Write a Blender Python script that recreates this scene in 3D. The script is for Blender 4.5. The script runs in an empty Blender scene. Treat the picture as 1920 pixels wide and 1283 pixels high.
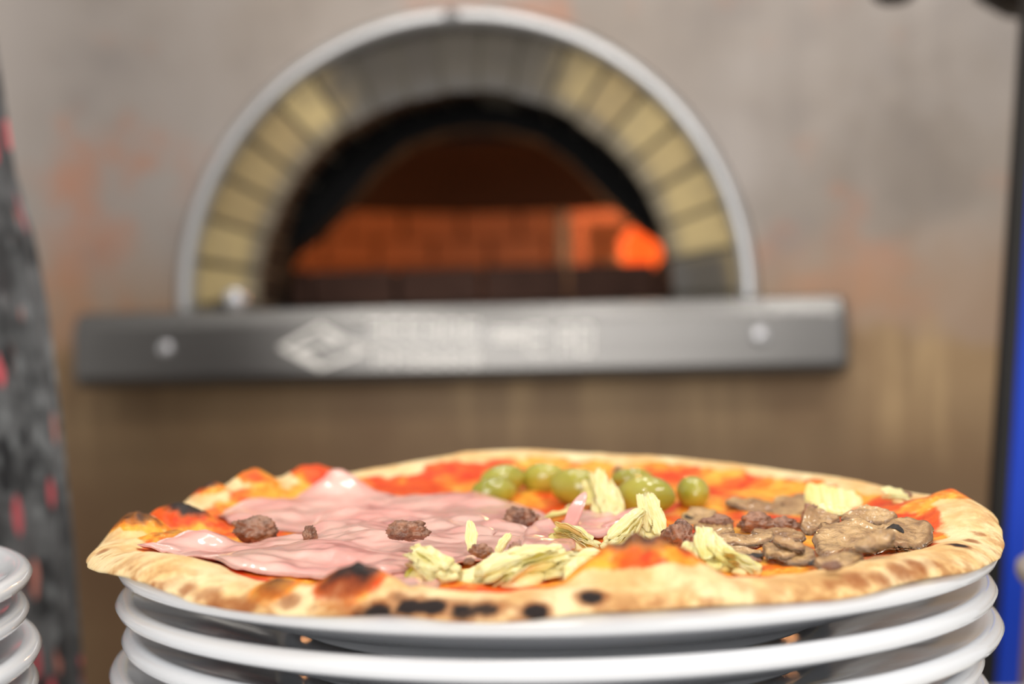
import bpy, bmesh, math, random
import numpy as np
from mathutils import Vector, Matrix, noise
random.seed(7)
C = bpy.context.scene.collection
S = bpy.context.scene

# ------------------------------------------------------------------ camera, world, lights, exposure
ZC = 1.25
W, H, F = 1920, 1283, 1920*50/36
cam_d = bpy.data.cameras.new('camera'); cam = bpy.data.objects.new('camera', cam_d); C.objects.link(cam)
cam_d.lens = 50; cam_d.sensor_width = 36; cam_d.clip_start = .01
PITCH, ROLL = math.radians(.30), math.radians(-1.22)
CAMR = (Matrix.Rotation(math.pi/2+PITCH, 4, 'X') @ Matrix.Rotation(ROLL, 4, 'Z'))
cam.matrix_world = Matrix.Translation((0, 0, ZC)) @ CAMR
cam_d.dof.use_dof = True; cam_d.dof.focus_distance = .478; cam_d.dof.aperture_fstop = 5.3
S.camera = cam
wd = bpy.data.worlds.new('world'); S.world = wd; wd.use_nodes = True
wd.node_tree.nodes['Background'].inputs[0].default_value = (1.0, .97, .93, 1)
wd.node_tree.nodes['Background'].inputs[1].default_value = .46
S.view_settings.view_transform = 'Standard'; S.view_settings.look = 'None'
S.view_settings.gamma = 1; S.view_settings.use_curve_mapping = False
S.view_settings.exposure = .3

def lamp(kind, loc, energy, col, size, aim=None):
    d = bpy.data.lights.new('ceiling_or_fill_light', kind); d.energy = energy; d.color = col
    if kind == 'AREA': d.shape = 'DISK'; d.size = size
    else: d.shadow_soft_size = size
    o = bpy.data.objects.new('ceiling_or_fill_light', d); C.objects.link(o); o.location = loc
    if aim: o.rotation_euler = (Vector(aim)-Vector(loc)).to_track_quat('-Z', 'Y').to_euler()
    return o
for (x, y, e) in ((.75, -.55, 13), (.95, -.4, 11), (-.55, -.65, 10), (.1, .45, 9), (.55, -.75, 11)):
    lamp('POINT', (x, y, 2.5), e, (1, .96, .90), .04)
for x in (-.35, .05, .45): lamp('POINT', (x, 1.10, 2.55), 6, (1, .96, .9), .06)   # added lights above the oven, brighten the ledge's top strip and upper wall
lamp('AREA', (-.5, -2.4, 1.75), 40, (1, .97, .93), 1.6, (0, .7, 1.2))   # added fill light behind the camera, lifts plate fronts and undersides

# ------------------------------------------------------------------ helpers
def lin(r, g, b):
    f = lambda c: (c/255/12.92) if c/255 <= .04045 else ((c/255+.055)/1.055)**2.4
    return (f(r), f(g), f(b), 1)
def ray(px, py):
    return CAMR.to_3x3() @ Vector(((px-W/2)/F, (H/2-py)/F, -1))
def P(px, py, h):            # point at height h below the camera's level
    d = ray(px, py); t = -h/d.z
    return Vector((d.x*t, d.y*t, ZC-h))
def PD(px, py, dep):         # point at a given distance in depth
    d = ray(px, py); t = dep/d.y
    return Vector((d.x*t, dep, ZC+d.z*t))
CI = CAMR.to_3x3().inverted()
def proj(p):
    q = CI @ (Vector(p)-Vector((0, 0, ZC)))
    return W/2+F*q.x/-q.z, H/2-F*q.y/-q.z

class NT:
    def __init__(s, name):
        s.m = bpy.data.materials.new(name); s.m.use_nodes = True
        s.t = s.m.node_tree; s.n = s.t.nodes; s.b = s.n['Principled BSDF']
        s.tc = None
    def link(s, a, b): s.t.links.new(a, b)
    def val(s, sock, v):
        if isinstance(v, bpy.types.NodeSocket): s.link(v, sock)
        else: sock.default_value = v
    def coord(s, kind='Object', scale=None, rot=None, loc=None):
        if not s.tc: s.tc = s.n.new('ShaderNodeTexCoord')
        o = s.tc.outputs[kind]
        if scale or rot or loc:
            m = s.n.new('ShaderNodeMapping'); s.link(o, m.inputs[0])
            if scale: m.inputs['Scale'].default_value = scale
            if rot: m.inputs['Rotation'].default_value = rot
            if loc: m.inputs['Location'].default_value = loc
            o = m.outputs[0]
        return o
    def noise(s, co, scale, detail=4, rough=.55, col=False, dist=0):
        n = s.n.new('ShaderNodeTexNoise'); s.link(co, n.inputs['Vector'])
        n.inputs['Scale'].default_value = scale; n.inputs['Detail'].default_value = detail
        n.inputs['Roughness'].default_value = rough; n.inputs['Distortion'].default_value = dist
        return n.outputs['Color' if col else 'Fac']
    def voro(s, co, scale, out='Distance'):
        n = s.n.new('ShaderNodeTexVoronoi'); s.link(co, n.inputs['Vector']); n.inputs['Scale'].default_value = scale
        return n.outputs[out]
    def ramp(s, f, stops):
        n = s.n.new('ShaderNodeValToRGB'); s.link(f, n.inputs[0]); e = n.color_ramp.elements
        while len(e) < len(stops): e.new(.5)
        for i, (p, c) in enumerate(stops):
            e[i].position = p; e[i].color = c if not isinstance(c, (int, float)) else (c, c, c, 1)
        return n.outputs[0]
    def mix(s, f, a, b, mode='MIX'):
        n = s.n.new('ShaderNodeMix'); n.data_type = 'RGBA'; n.blend_type = mode
        s.val(n.inputs[0], f); s.val(n.inputs[6], a); s.val(n.inputs[7], b)
        return n.outputs[2]
    def math(s, op, a, b=0, c=0, clamp=False):
        n = s.n.new('ShaderNodeMath'); n.operation = op; n.use_clamp = clamp
        s.val(n.inputs[0], a); s.val(n.inputs[1], b); s.val(n.inputs[2], c)
        return n.outputs[0]
    def step(s, x, a, b):
        n = s.n.new('ShaderNodeMapRange'); n.interpolation_type = 'SMOOTHSTEP'
        s.val(n.inputs[0], x); n.inputs[1].default_value = a; n.inputs[2].default_value = b
        if a > b:
            n.inputs[1].default_value = b; n.inputs[2].default_value = a
            n.inputs[3].default_value = 1; n.inputs[4].default_value = 0
        return n.outputs[0]
    def sep(s, v):
        n = s.n.new('ShaderNodeSeparateXYZ'); s.link(v, n.inputs[0]); return n.outputs
    def attr(s, name):
        n = s.n.new('ShaderNodeAttribute'); n.attribute_name = name; return n
    def bump(s, h, strength=.3, dist=.002):
        n = s.n.new('ShaderNodeBump'); s.link(h, n.inputs['Height'])
        n.inputs['Strength'].default_value = strength; n.inputs['Distance'].default_value = dist
        s.link(n.outputs[0], s.b.inputs['Normal'])
    def set(s, **k):
        for a, v in k.items():
            nm = {'color': 'Base Color', 'rough': 'Roughness', 'metal': 'Metallic', 'spec': 'Specular IOR Level',
                  'coat': 'Coat Weight', 'coatr': 'Coat Roughness', 'sss': 'Subsurface Weight', 'ssss': 'Subsurface Scale',
                  'emit': 'Emission Color', 'estr': 'Emission Strength', 'sheen': 'Sheen Weight', 'aniso': 'Anisotropic'}[a]
            s.val(s.b.inputs[nm], v)
        return s

def mesh_obj(name, verts, faces, mat, parent=None, smooth=True, uv=None):
    me = bpy.data.meshes.new(name); me.from_pydata([tuple(v) for v in verts], [], faces); me.update()
    if smooth: me.polygons.foreach_set('use_smooth', [True]*len(me.polygons))
    if uv is not None:
        a = me.attributes.new('puv', 'FLOAT_VECTOR', 'POINT')
        a.data.foreach_set('vector', np.array(uv, dtype=np.float32).ravel())
    me.materials.append(mat)
    o = bpy.data.objects.new(name, me); C.objects.link(o)
    if parent: o.parent = parent
    return o
def bm_obj(name, bm, mat, parent=None, smooth=False):
    me = bpy.data.meshes.new(name); bmesh.ops.recalc_face_normals(bm, faces=bm.faces); bm.to_mesh(me); bm.free()
    if smooth: me.polygons.foreach_set('use_smooth', [True]*len(me.polygons))
    me.materials.append(mat)
    o = bpy.data.objects.new(name, me); C.objects.link(o)
    if parent: o.parent = parent
    return o
def empty(name, loc=(0, 0, 0), rz=0, parent=None):
    o = bpy.data.objects.new(name, None); C.objects.link(o); o.location = loc; o.rotation_euler = (0, 0, rz)
    o.empty_display_size = .05
    if parent: o.parent = parent
    return o
def tag(o, label, cat, group=None):
    o['label'] = label; o['category'] = cat
    if group: o['group'] = group
    return o
def struct(o): o['kind'] = 'structure'; return o
def box(bm, a, b, bevel=0, seg=2, mtx=None):
    r = bmesh.ops.create_cube(bm, size=1); vs = r['verts']
    bmesh.ops.scale(bm, vec=[b[i]-a[i] for i in range(3)], verts=vs)
    bmesh.ops.translate(bm, vec=[(a[i]+b[i])/2 for i in range(3)], verts=vs)
    if bevel:
        es = list({e for v in vs for e in v.link_edges})
        q = bmesh.ops.bevel(bm, geom=es, offset=bevel, segments=seg, affect='EDGES', profile=.5)
        vs = list({v for f in q['faces'] for v in f.verts} | {v for v in vs if v.is_valid})
    if mtx: bmesh.ops.transform(bm, matrix=mtx, verts=[v for v in bm.verts if v in set(vs)])
    return vs
def lathe(profile, seg=112):
    vs, fs = [], []
    n = len(profile)
    for j in range(seg):
        a = 2*math.pi*j/seg
        for r, z in profile: vs.append((r*math.cos(a), r*math.sin(a), z))
    for j in range(seg):
        k = (j+1) % seg
        for i in range(n-1): fs.append((j*n+i, k*n+i, k*n+i+1, j*n+i+1))
    return vs, fs
def interp(x, pts):
    xs = [p[0] for p in pts]; ys = [p[1] for p in pts]
    return float(np.interp(x, xs, ys))
def sst(a, b, x):
    t = min(1, max(0, (x-a)/(b-a))); return t*t*(3-2*t)
def nz(x, y, z=0, s=1): return noise.noise(Vector((x*s, y*s, z*s)))

# ------------------------------------------------------------------ materials
def m_wall():
    t = NT('patinated_wall'); co = t.coord('Object'); x, y, z = t.sep(co)
    n1 = t.noise(co, 2.2, 6, .6); n2 = t.noise(co, 9, 5, .6); n3 = t.noise(t.coord('Object', loc=(3, 1, 7)), 5.5, 4, .6)
    up = t.mix(t.step(n1, .35, .65), lin(164, 155, 149), lin(146, 134, 123))
    up = t.mix(t.math('MULTIPLY', t.step(t.math('SUBTRACT', n3, t.math('MULTIPLY', x, .08)), .50, .66), .6), up, lin(190, 124, 88))
    up = t.mix(t.math('MULTIPLY', t.step(n2, .5, .75), .35), up, lin(128, 122, 122))
    st = t.noise(t.coord('Object', scale=(22, 22, 1.6)), 1, 4, .6)
    lo = t.mix(t.step(n1, .3, .7), lin(168, 140, 104), lin(140, 112, 80))
    lo = t.mix(t.math('MULTIPLY', t.step(st, .5, .68), .55), lo, lin(206, 174, 128))
    lo = t.mix(t.math('MULTIPLY', t.step(n3, .5, .7), .45), lo, lin(112, 80, 52))
    # brown rusted lower sheet with a ragged edge, darker again towards the foot
    zz = t.math('ADD', z, t.math('MULTIPLY', t.math('SUBTRACT', n2, .5), .12))
    mid = t.mix(.55, up, lin(158, 122, 86))
    c = t.mix(t.step(zz, .10, -.02), up, mid)
    c = t.mix(t.step(zz, -.03, -.06), c, lo)
    deep = t.mix(t.step(n1, .3, .7), lin(134, 110, 80), lin(112, 84, 58))
    c = t.mix(t.step(zz, -.08, -.22), c, deep)
    t.set(color=c, rough=.5, metal=.0, spec=.35); t.bump(n2, .15, .003)
    return t.m
def m_brick():
    t = NT('fire_brick'); co = t.coord('Object'); x, y, z = t.sep(co)
    r = t.math('SQRT', t.math('ADD', t.math('MULTIPLY', x, x), t.math('MULTIPLY', z, z)))
    n = t.noise(co, 38, 5, .6); n2 = t.noise(co, 9, 4, .6)
    ny = t.math('MULTIPLY', t.math('SUBTRACT', n2, .5), .5)
    oi = t.n.new('ShaderNodeObjectInfo').outputs['Random']
    c = t.mix(oi, lin(186, 166, 120), lin(158, 138, 100))
    c = t.mix(t.math('MULTIPLY', t.step(n, .5, .7), .5), c, lin(140, 126, 100))
    ang = t.math('ARCTAN2', z, x)
    dev = t.math('ABSOLUTE', t.math('SUBTRACT', ang, 1.60))
    top = t.step(t.math('ADD', dev, ny), .62, .38)
    rr = t.math('ADD', r, t.math('MULTIPLY', t.math('SUBTRACT', n2, .5), .03))
    low = t.math('MULTIPLY', t.step(ang, .22, .12), t.step(rr, .31, .28))
    top = t.math('MAXIMUM', top, low)
    c = t.mix(t.math('MULTIPLY', top, .9), c, lin(70, 69, 70))
    c = t.mix(t.math('MULTIPLY', t.step(rr, .258, .236), .75), c, lin(92, 90, 88))
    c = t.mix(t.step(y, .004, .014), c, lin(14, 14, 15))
    t.set(color=c, rough=.85, spec=.25); t.bump(n, .4, .003)
    return t.m
def m_plain(name, col, rough=.5, metal=0, ns=30, var=.25, bump=.1, spec=.5, stretch=None, **k):
    t = NT(name); co = t.coord('Object', scale=stretch) if stretch else t.coord('Object')
    n = t.noise(co, ns, 4)
    d = tuple(c*(1-var) for c in col[:3])+(1,)
    t.set(color=t.mix(n, col, d), rough=t.math('ADD', rough-.05, t.math('MULTIPLY', n, .1)), metal=metal, spec=spec, **k)
    if bump: t.bump(n, bump, .002)
    return t.m
M_WALL, M_BRICK = m_wall(), m_brick()
M_MORTAR = m_plain('mortar', lin(112, 106, 94), .9)
M_SOOT = m_plain('soot', lin(15, 15, 16), .85, ns=60, var=.5, spec=.2)
M_HOOP = m_plain('hoop_steel', lin(205, 205, 206), .38, .75, ns=8, var=.15, stretch=(1, 1, 1))
M_STEEL = m_plain('brushed_steel', lin(120, 118, 116), .32, .9, ns=3, var=.18, stretch=(1, 30, 60), bump=.03)
M_BOLT = m_plain('bolt_steel', lin(225, 225, 228), .25, .6)
M_WHITE = m_plain('white_print', lin(250, 246, 240), .4, 0, var=.03, bump=0)
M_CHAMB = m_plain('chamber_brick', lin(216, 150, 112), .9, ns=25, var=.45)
M_FLOOR = m_plain('floor_tile', lin(120, 112, 104), .6)
M_COUNTER = m_plain('pale_worktop', lin(214, 212, 208), .4, 0, ns=4)  # unseen worktop, kept pale to bounce light up under the plates
M_PLATE = m_plain('white_porcelain', lin(240, 242, 246), .10, 0, ns=4, var=.03, bump=0, coat=.4, coatr=.05)
M_BOWL = m_plain('grey_glaze', lin(176, 168, 160), .25, 0, ns=10, var=.15, bump=0)
M_BLUE = m_plain('blue_paint', lin(0, 62, 196), .45, 0, ns=6, var=.15)
M_BLACK = m_plain('black_rubber', lin(24, 22, 21), .6, 0)
M_LOG = m_plain('charred_wood', lin(40, 26, 20), .9, ns=40, var=.6, bump=.5)
def m_flame():
    t = NT('flame'); n = t.noise(t.coord('Object'), 14, 3)
    t.set(color=lin(60, 10, 0), emit=t.mix(t.step(n, .4, .7), (1, .10, .012, 1), (1, .17, .03, 1)), estr=1.25, rough=1)
    return t.m
M_FLAME = m_flame()

# ------------------------------------------------------------------ setting
bm = bmesh.new(); box(bm, (-2.2, -1.2, -.05), (2.2, 3.4, 0)); struct(bm_obj('floor', bm, M_FLOOR))
AC = PD(872, 562, 1.58)                    # centre of the arch on the oven wall
YAW = math.radians(-3.5)
oven = empty('pizza_oven', AC, YAW)
tag(oven, 'wood-fired brick oven with round arched mouth and steel ledge in brown wall', 'oven')
wroot_loc = AC
def wall_mesh():
    R, n = .322, 64
    x0, x1, z0, z1 = -1.5, 1.5, -AC.z, 1.4
    vs, fs = [], []
    for i in range(n+1):
        a = math.pi*i/n; c, s = math.cos(a), math.sin(a)
        vs.append((R*c, 0, R*s))
        k = min((x1/c if c > 1e-6 else 1e9), (x0/c if c < -1e-6 else 1e9), (z1/s if s > 1e-6 else 1e9))
        vs.append((k*c, 0, k*s))
    # rect corners must be hit exactly: snap nearest samples
    for cx in (x0, x1):
        j = min(range(n+1), key=lambda i: (vs[2*i+1][0]-cx)**2+(vs[2*i+1][2]-z1)**2)
        vs[2*j+1] = (cx, 0, z1)
    for i in range(n): fs.append((2*i, 2*i+1, 2*i+3, 2*i+2))
    b = len(vs)
    vs += [(x1, 0, z0), (x0, 0, z0), (R, 0, -.05), (-R, 0, -.05), (x1, 0, -.05), (x0, 0, -.05)]
    fs += [(0, b+2, b+4, 1), (2*n, 2*n+1, b+5, b+3), (b+2, b+3, b+5, b+1, b, b+4)]
    return vs, fs
v, f = wall_mesh()
wall = struct(mesh_obj('wall_back', v, f, M_WALL, None, False)); wall.location = AC; wall.rotation_euler = (0, 0, YAW)
so = wall.modifiers.new('thickness', 'SOLIDIFY'); so.thickness = .03; so.offset = 0

# ------------------------------------------------------------------ oven parts (local: x right, y into the wall, z up)
def arch_piece(a0, a1, r0, r1, y0, y1, seg, bevel=0):
    bm = bmesh.new(); rows = []
    for i in range(seg+1):
        a = a0+(a1-a0)*i/seg; c, s = math.cos(a), math.sin(a)
        rows.append([bm.verts.new((r*c, y, r*s)) for r, y in ((r0, y0), (r1, y0), (r1, y1), (r0, y1))])
    for p, q in zip(rows, rows[1:]):
        for k in range(4): bm.faces.new((p[k], p[(k+1) % 4], q[(k+1) % 4], q[k]))
    bm.faces.new(rows[0]); bm.faces.new(rows[-1])
    if bevel: bmesh.ops.bevel(bm, geom=[e for e in bm.edges if e.calc_face_angle(0) > .8], offset=bevel, segments=2, affect='EDGES')
    return bm
NB = 19
for i in range(NB):
    a0 = math.pi*i/NB; a1 = math.pi*(i+1)/NB; g = .011
    d = random.uniform(-.004, .003)
    bm_obj('arch_brick', arch_piece(a0+g, a1-g, .232+random.uniform(-.002, .002), .300, -.006+d, .11, 3, .004), M_BRICK, oven)
for sx in (-1, 1):
    bm = bmesh.new(); a, b = sorted((sx*.233, sx*.300)); box(bm, (a, -.006, -.05), (b, .11, -.002), .004)
    bm_obj('arch_brick', bm, M_BRICK, oven)
bm_obj('mortar_ring', arch_piece(-.2, math.pi+.2, .2335, .303, .002, .108, 60), M_MORTAR, oven)
def tube_arc(a0, a1, R, w, d, stilt=None, seg=40):
    prof = []
    for k in range(13):
        t = math.pi*k/12
        prof.append((R-w/2-w/2*math.cos(t), -.006-d*math.sin(t)**.7))
    prof += [(R, .03), (R-w, .03)]
    bm = bmesh.new(); rows = []
    for i in range(seg+1):
        a = a0+(a1-a0)*i/seg
        rows.append([bm.verts.new((r*math.cos(a), y, r*math.sin(a))) for r, y in prof])
    if stilt is not None:
        sgn = 1 if abs(stilt) < .1 else -1
        ext = [bm.verts.new((sgn*r, y, -.05)) for r, y in prof]
        rows = [ext]+rows if stilt == 0 else rows+[ext]
    n = len(prof)
    for p, q in zip(rows, rows[1:]):
        for k in range(n): bm.faces.new((p[k], p[(k+1) % n], q[(k+1) % n], q[k]))
    bm.faces.new(rows[0]); bm.faces.new(rows[-1])
    return bm
sm = math.radians(91.5)
bm_obj('steel_hoop', tube_arc(0, sm-.004, .321, .021, .022, 0), M_HOOP, oven, True)
bm_obj('steel_hoop', tube_arc(sm+.004, math.pi, .321, .021, .022, math.pi), M_HOOP, oven, True)
# the lower sooty arch behind the bricks
half = [(360, -60), (360, 0), (357, 78), (345, 100), (300, 130), (264, 164), (240, 188), (182, 252), (124, 296), (60, 316), (0, 322)]
k = 1.73/F
ins = [(x*k+.004, z*k) for x, z in half]+[(-x*k+.004, z*k) for x, z in half[::-1][1:]]
bm = bmesh.new(); rows = []
for (x, z) in ins:
    a = math.atan2(max(z, -.02), x); R = .262
    ox, oz = (R*math.cos(a), R*math.sin(a)) if z > 0 else (math.copysign(R, x), z)
    rows.append([bm.verts.new(p) for p in ((x, .112, z), (ox, .112, oz), (ox, .165, oz), (x, .165, z))])
for p, q in zip(rows, rows[1:]):
    for j in range(4): bm.faces.new((p[j], p[(j+1) % 4], q[(j+1) % 4], q[j]))
bm.faces.new(rows[0]); bm.faces.new(rows[-1])
bm_obj('inner_arch', bm, M_SOOT, oven)
# chamber: round brick wall in courses, sooty dome, hearth floor
CY, CR, WALLH = .665, .46, .205
for c_ in range(4):
    nb = 26
    for i in range(nb):
        a0 = 2*math.pi*(i+.5*(c_ % 2))/nb; a1 = a0+2*math.pi/nb
        am = (a0+a1)/2
        if math.sin(am) < -.42: continue
        bm = bmesh.new(); vs_ = []
        d = random.uniform(0, .006); z0, z1 = c_*WALLH/4+.002, (c_+1)*WALLH/4-.002
        ring = [(r*math.cos(a), r*math.sin(a)) for a in (a0+.008, am, a1-.008) for r in (CR-d, CR+.05)]
        lo = [bm.verts.new((x, CY+y, z0)) for x, y in ring]; hi = [bm.verts.new((x, CY+y, z1)) for x, y in ring]
        for q in (0, 2):
            bm.faces.new((lo[q], lo[q+2], hi[q+2], hi[q])); bm.faces.new((lo[q+1], lo[q+3], hi[q+3], hi[q+1]))
            bm.faces.new((lo[q], lo[q+1], lo[q+3], lo[q+2])); bm.faces.new((hi[q], hi[q+1], hi[q+3], hi[q+2]))
        bm.faces.new((lo[0], lo[1], hi[1], hi[0])); bm.faces.new((lo[4], lo[5], hi[5], hi[4]))
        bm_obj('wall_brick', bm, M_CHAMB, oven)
prof = [(CR*math.cos(t), WALLH+.17*math.sin(t)) for t in [math.pi/2*i/16 for i in range(17)]]
v, f = lathe(prof+[(0, WALLH+.20)]+[((CR+.05)*math.cos(t), WALLH+.21*math.sin(t)) for t in [math.pi/2*i/16 for i in range(15, -1, -1)]], 48)
v = [(x, y+CY, z) for x, y, z in v]
def m_dome():
    t = NT('sooty_dome'); co = t.coord('Object'); n = t.noise(co, 7, 4)
    t.set(color=t.mix(n, lin(56, 40, 34), lin(72, 50, 40)), rough=.9); t.bump(n, .3, .01); return t.m
bm_obj_dome = mesh_obj('dome', v, f, m_dome(), oven)
vv, ff = lathe([(CR+.051, -.05), (CR+.07, -.05), (CR+.07, WALLH+.02), (CR+.051, WALLH+.02), (CR+.051, -.05)], 64)
vv, ff = [(x, y+CY, z) for x, y, z in vv], [q for q in ff if vv[q[0]][1] > -.42*CR]
mesh_obj('leak_block_shell', vv, ff, M_SOOT, oven, False)  # added unseen backing, blocks world light leaking through the brick gaps
v, f = lathe([(0, 0), (CR+.05, 0), (CR+.05, -.05), (0, -.05)], 48)
mesh_obj('hearth_floor', [(x, y+CY, z) for x, y, z in v], f, M_SOOT, oven, False)
bm = bmesh.new(); box(bm, (-.29, .11, -.05), (.29, .2, .0), .004); bm_obj('threshold', bm, M_SOOT, oven)
M_SILL = m_plain('sooty_sill', lin(92, 62, 50), .9, ns=30, var=.6)
for i in range(6):
    bm = bmesh.new(); x = -.33+i*.11; box(bm, (x+.002, .235+abs(i-2.5)*-.004, .0005), (x+.108, .285, .050+random.uniform(-.002, .002)), .004)
    bm_obj('hearth_brick', bm, M_SILL, oven)
# ledge
lz0, lz1 = -.0885, -.006
def ledge():
    bm = bmesh.new(); prof = [(0, lz1-.004), (-.070, lz1-.0015), (-.079, lz1-.004), (-.0895, lz1-.0185), (-.0905, lz1-.0215), (-.0905, lz0+.012), (-.0875, lz0+.004), (-.079, lz0), (0, lz0)]
    xs = [(-.413, .9), (-.411, .97), (-.405, 1), (.397, 1), (.403, .97), (.405, .9)]
    rows = []
    zc = (lz0+lz1)/2
    for x, s in xs:
        rows.append([bm.verts.new((x, -.04+(y+.04)*s, zc+(z-zc)*s)) for y, z in prof])
    n = len(prof)
    for p, q in zip(rows, rows[1:]):
        for j in range(n): bm.faces.new((p[j], p[(j+1) % n], q[(j+1) % n], q[j]))
    bm.faces.new(rows[0]); bm.faces.new(rows[-1])
    return bm
led = bm_obj('ledge', ledge(), M_STEEL, oven)
OI = (Matrix.Translation(AC) @ Matrix.Rotation(YAW, 4, 'Z')).inverted()
def on_ledge(px, py):                      # pixel to ledge face, local x, z
    o = OI @ Vector((0, 0, ZC)); d = OI.to_3x3() @ ray(px, py); t = (-.0905-o.y)/d.y
    p = o+d*t; return p.x, p.z
def button(name, x, y, z, r, hgt, mat, parent):
    v, f = lathe([(0, hgt), (r*.5, hgt*.93), (r*.85, hgt*.6), (r, 0), (0, 0)], 20)
    v = [(a+x, y-c, b+z) for a, b, c in v]
    return mesh_obj(name, v, f, mat, parent)
for px, py, r in ((311, 655, .0085), (1425, 630, .0095)):
    x, z = on_ledge(px, py); button('bolt', x, -.0905, z, r, .005, M_BOLT, led)
v, f = lathe([(0, .03), (.006, .029), (.011, .024), (.0135, .016), (.011, .008), (.006, .003), (.005, -.03), (0, -.03)], 24)
x, z = on_ledge(424, 552)
kn = mesh_obj('latch_knob', [(a+x-.008, b-.02, c+z-.02) for a, b, c in v], f, M_BOLT, oven); kn['label'] = 'round shiny steel latch knob at the foot of the arch'
bm = bmesh.new(); box(bm, (x-.03, -.03, lz1-.006), (x-.012, .005, lz1+.012), .003); bm_obj('latch_block', bm, M_BLACK, oven)
# emblem and lettering, too soft in the photograph to read: strokes where the strokes stand
def strokes(name, segs, wd, mat, parent):
    bm = bmesh.new()
    for (x0, y0, x1, y1) in segs:
        a = Vector((*on_ledge(x0, y0),)); b = Vector((*on_ledge(x1, y1),)); d = b-a
        if d.length < 1e-6: continue
        nrm = Vector((-d.y, d.x)).normalized()*wd/2; e = d.normalized()*wd/2
        q = [a-e-nrm, b+e-nrm, b+e+nrm, a-e+nrm]
        lo = [bm.verts.new((p.x, -.0900, p.y)) for p in q]; hi = [bm.verts.new((p.x, -.0912, p.y)) for p in q]
        bm.faces.new(hi); bm.faces.new(lo)
        for j in range(4): bm.faces.new((lo[j], lo[(j+1) % 4], hi[(j+1) % 4], hi[j]))
    return bm_obj(name, bm, mat, parent)
strokes('emblem', [(528, 652, 600, 690), (600, 690, 690, 655), (690, 655, 650, 638), (528, 652, 600, 612), (600, 612, 640, 634), (560, 660, 598, 682), (650, 640, 682, 656), (602, 618, 634, 640), (598, 645, 622, 652), (566, 654, 590, 646)], .0045, M_WHITE, led)
rs = random.Random(3)
def line(x0, x1, y0, y1, n, name='lettering'):
    segs = []; w = (x1-x0)/n
    for i in range(n):
        a = x0+i*w+w*.12; b = x0+(i+1)*w-w*.22; m = (y0+y1)/2
        opts = [(a, y0, a, y1), (b, y0, b, y1), (a, y0, b, y0), (a, y1, b, y1), (a, m, b, m)]
        segs += rs.sample(opts, 4)
    strokes(name, segs, .0026, M_WHITE, led)
line(690, 902, 604, 638, 6); line(700, 904, 655, 686, 6); line(925, 985, 618, 640, 4); line(985, 1030, 612, 660, 1); line(1046, 1115, 612, 662, 2)

# fire
fx = PD(1200, 482, 2.02); fl = OI @ fx
fire = empty('fire', (fx.x, fx.y, AC.z), YAW); tag(fire, 'glowing orange fire burning inside the oven mouth on the right', 'fire')
bm = bmesh.new(); bmesh.ops.create_icosphere(bm, subdivisions=4, radius=1)
for q in bm.verts:
    h = (q.co.z+1)/2
    w = (1-h)**.55*.9+.15
    n_ = nz(q.co.x, q.co.y, q.co.z, 2.5)*.25
    q.co = Vector((q.co.x*.028*(1+n_), q.co.y*.03*(1+n_), .045+h*.068*(1+n_*.4)))
flame = bm_obj('flame', bm, M_FLAME, fire, True)
for j, (dx, dy, an) in enumerate(((-.02, .04, .3), (.035, .03, -.5), (.01, .02, 1.2))):
    v, f = lathe([(0, -.1), (.019, -.1), (.022, -.05), (.02, .03), (.022, .1), (0, .1)], 14)
    mt = Matrix.Translation((dx, dy, .024+.02*(j == 2))) @ Matrix.Rotation(an, 4, 'Z') @ Matrix.Rotation(math.pi/2, 4, 'X')
    mesh_obj('log', [mt @ Vector(p) for p in v], f, M_LOG, fire)
for (dx, dy, dz, e, r) in ((-.06, .05, .11, 2.6, .05), (.05, .12, .20, 2.2, .05)):
    d = bpy.data.lights.new('fire_light', 'POINT'); d.energy = e; d.color = (1, .46, .19); d.shadow_soft_size = r
    o = bpy.data.objects.new('fire_light', d); C.objects.link(o); o.parent = fire; o.location = (dx, dy, dz)
# iron stand beside the fire
p = PD(1074, 480, 2.2)
stand = empty('fire_stand', (p.x, p.y, AC.z), YAW); tag(stand, 'upright iron stand beside the fire inside the oven', 'stand')
M_IRON = m_plain('scaled_iron', lin(104, 58, 38), .8, .2)
for dx, mt in ((-.014, M_BLACK), (.012, M_IRON)):
    bm = bmesh.new(); box(bm, (dx-.009, -.01, .002), (dx+.009, .01, .155), .002); bm_obj('post', bm, mt, stand)
bm = bmesh.new(); box(bm, (-.025, -.008, .135), (.1, .008, .155), .002); bm_obj('bar', bm, M_IRON, stand)
bm = bmesh.new(); box(bm, (-.03, -.03, .0005), (.03, .03, .004), .001); bm_obj('foot', bm, M_BLACK, stand)

# ------------------------------------------------------------------ counter, plates, bowl
HC = .0712+.0265+.0125*9
ctr = empty('worktop', (0, .53, 0)); tag(ctr, 'pale worktop carrying the plate stacks', 'counter')
bm = bmesh.new(); box(bm, (-.75, -.33, ZC-HC-.04), (.75, .335, ZC-HC), .003); bm_obj('top', bm, M_COUNTER, ctr)
for sx in (-1, 1):
    for sy in (-1, 1):
        bm = bmesh.new(); box(bm, (sx*.7-.02, sy*.29-.02, 0), (sx*.7+.02, sy*.29+.02, ZC-HC-.04), .003); bm_obj('leg', bm, M_COUNTER, ctr)
R = .16
pl_prof = [(0, .0105), (.07, .0105), (.1, .0107), (.112, .0122), (.128, .0175), (.142, .0222), (.150, .0241), (.1535, .0258), (.1565, .0265), (.1588, .0257), (.1600, .0236), (.1590, .0214), (.1560, .0200), (.150, .0180), (.140, .0150), (.126, .0098), (.112, .0062), (.104, .0046), (.1015, .0012), (.1000, 0), (.0975, 0), (.0960, .0015), (.0950, .0052), (.07, .0055), (0, .0055)]
v, f = lathe(pl_prof, 144)
plate0 = mesh_obj('plate', v, f, M_PLATE)
used = [False]
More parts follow.
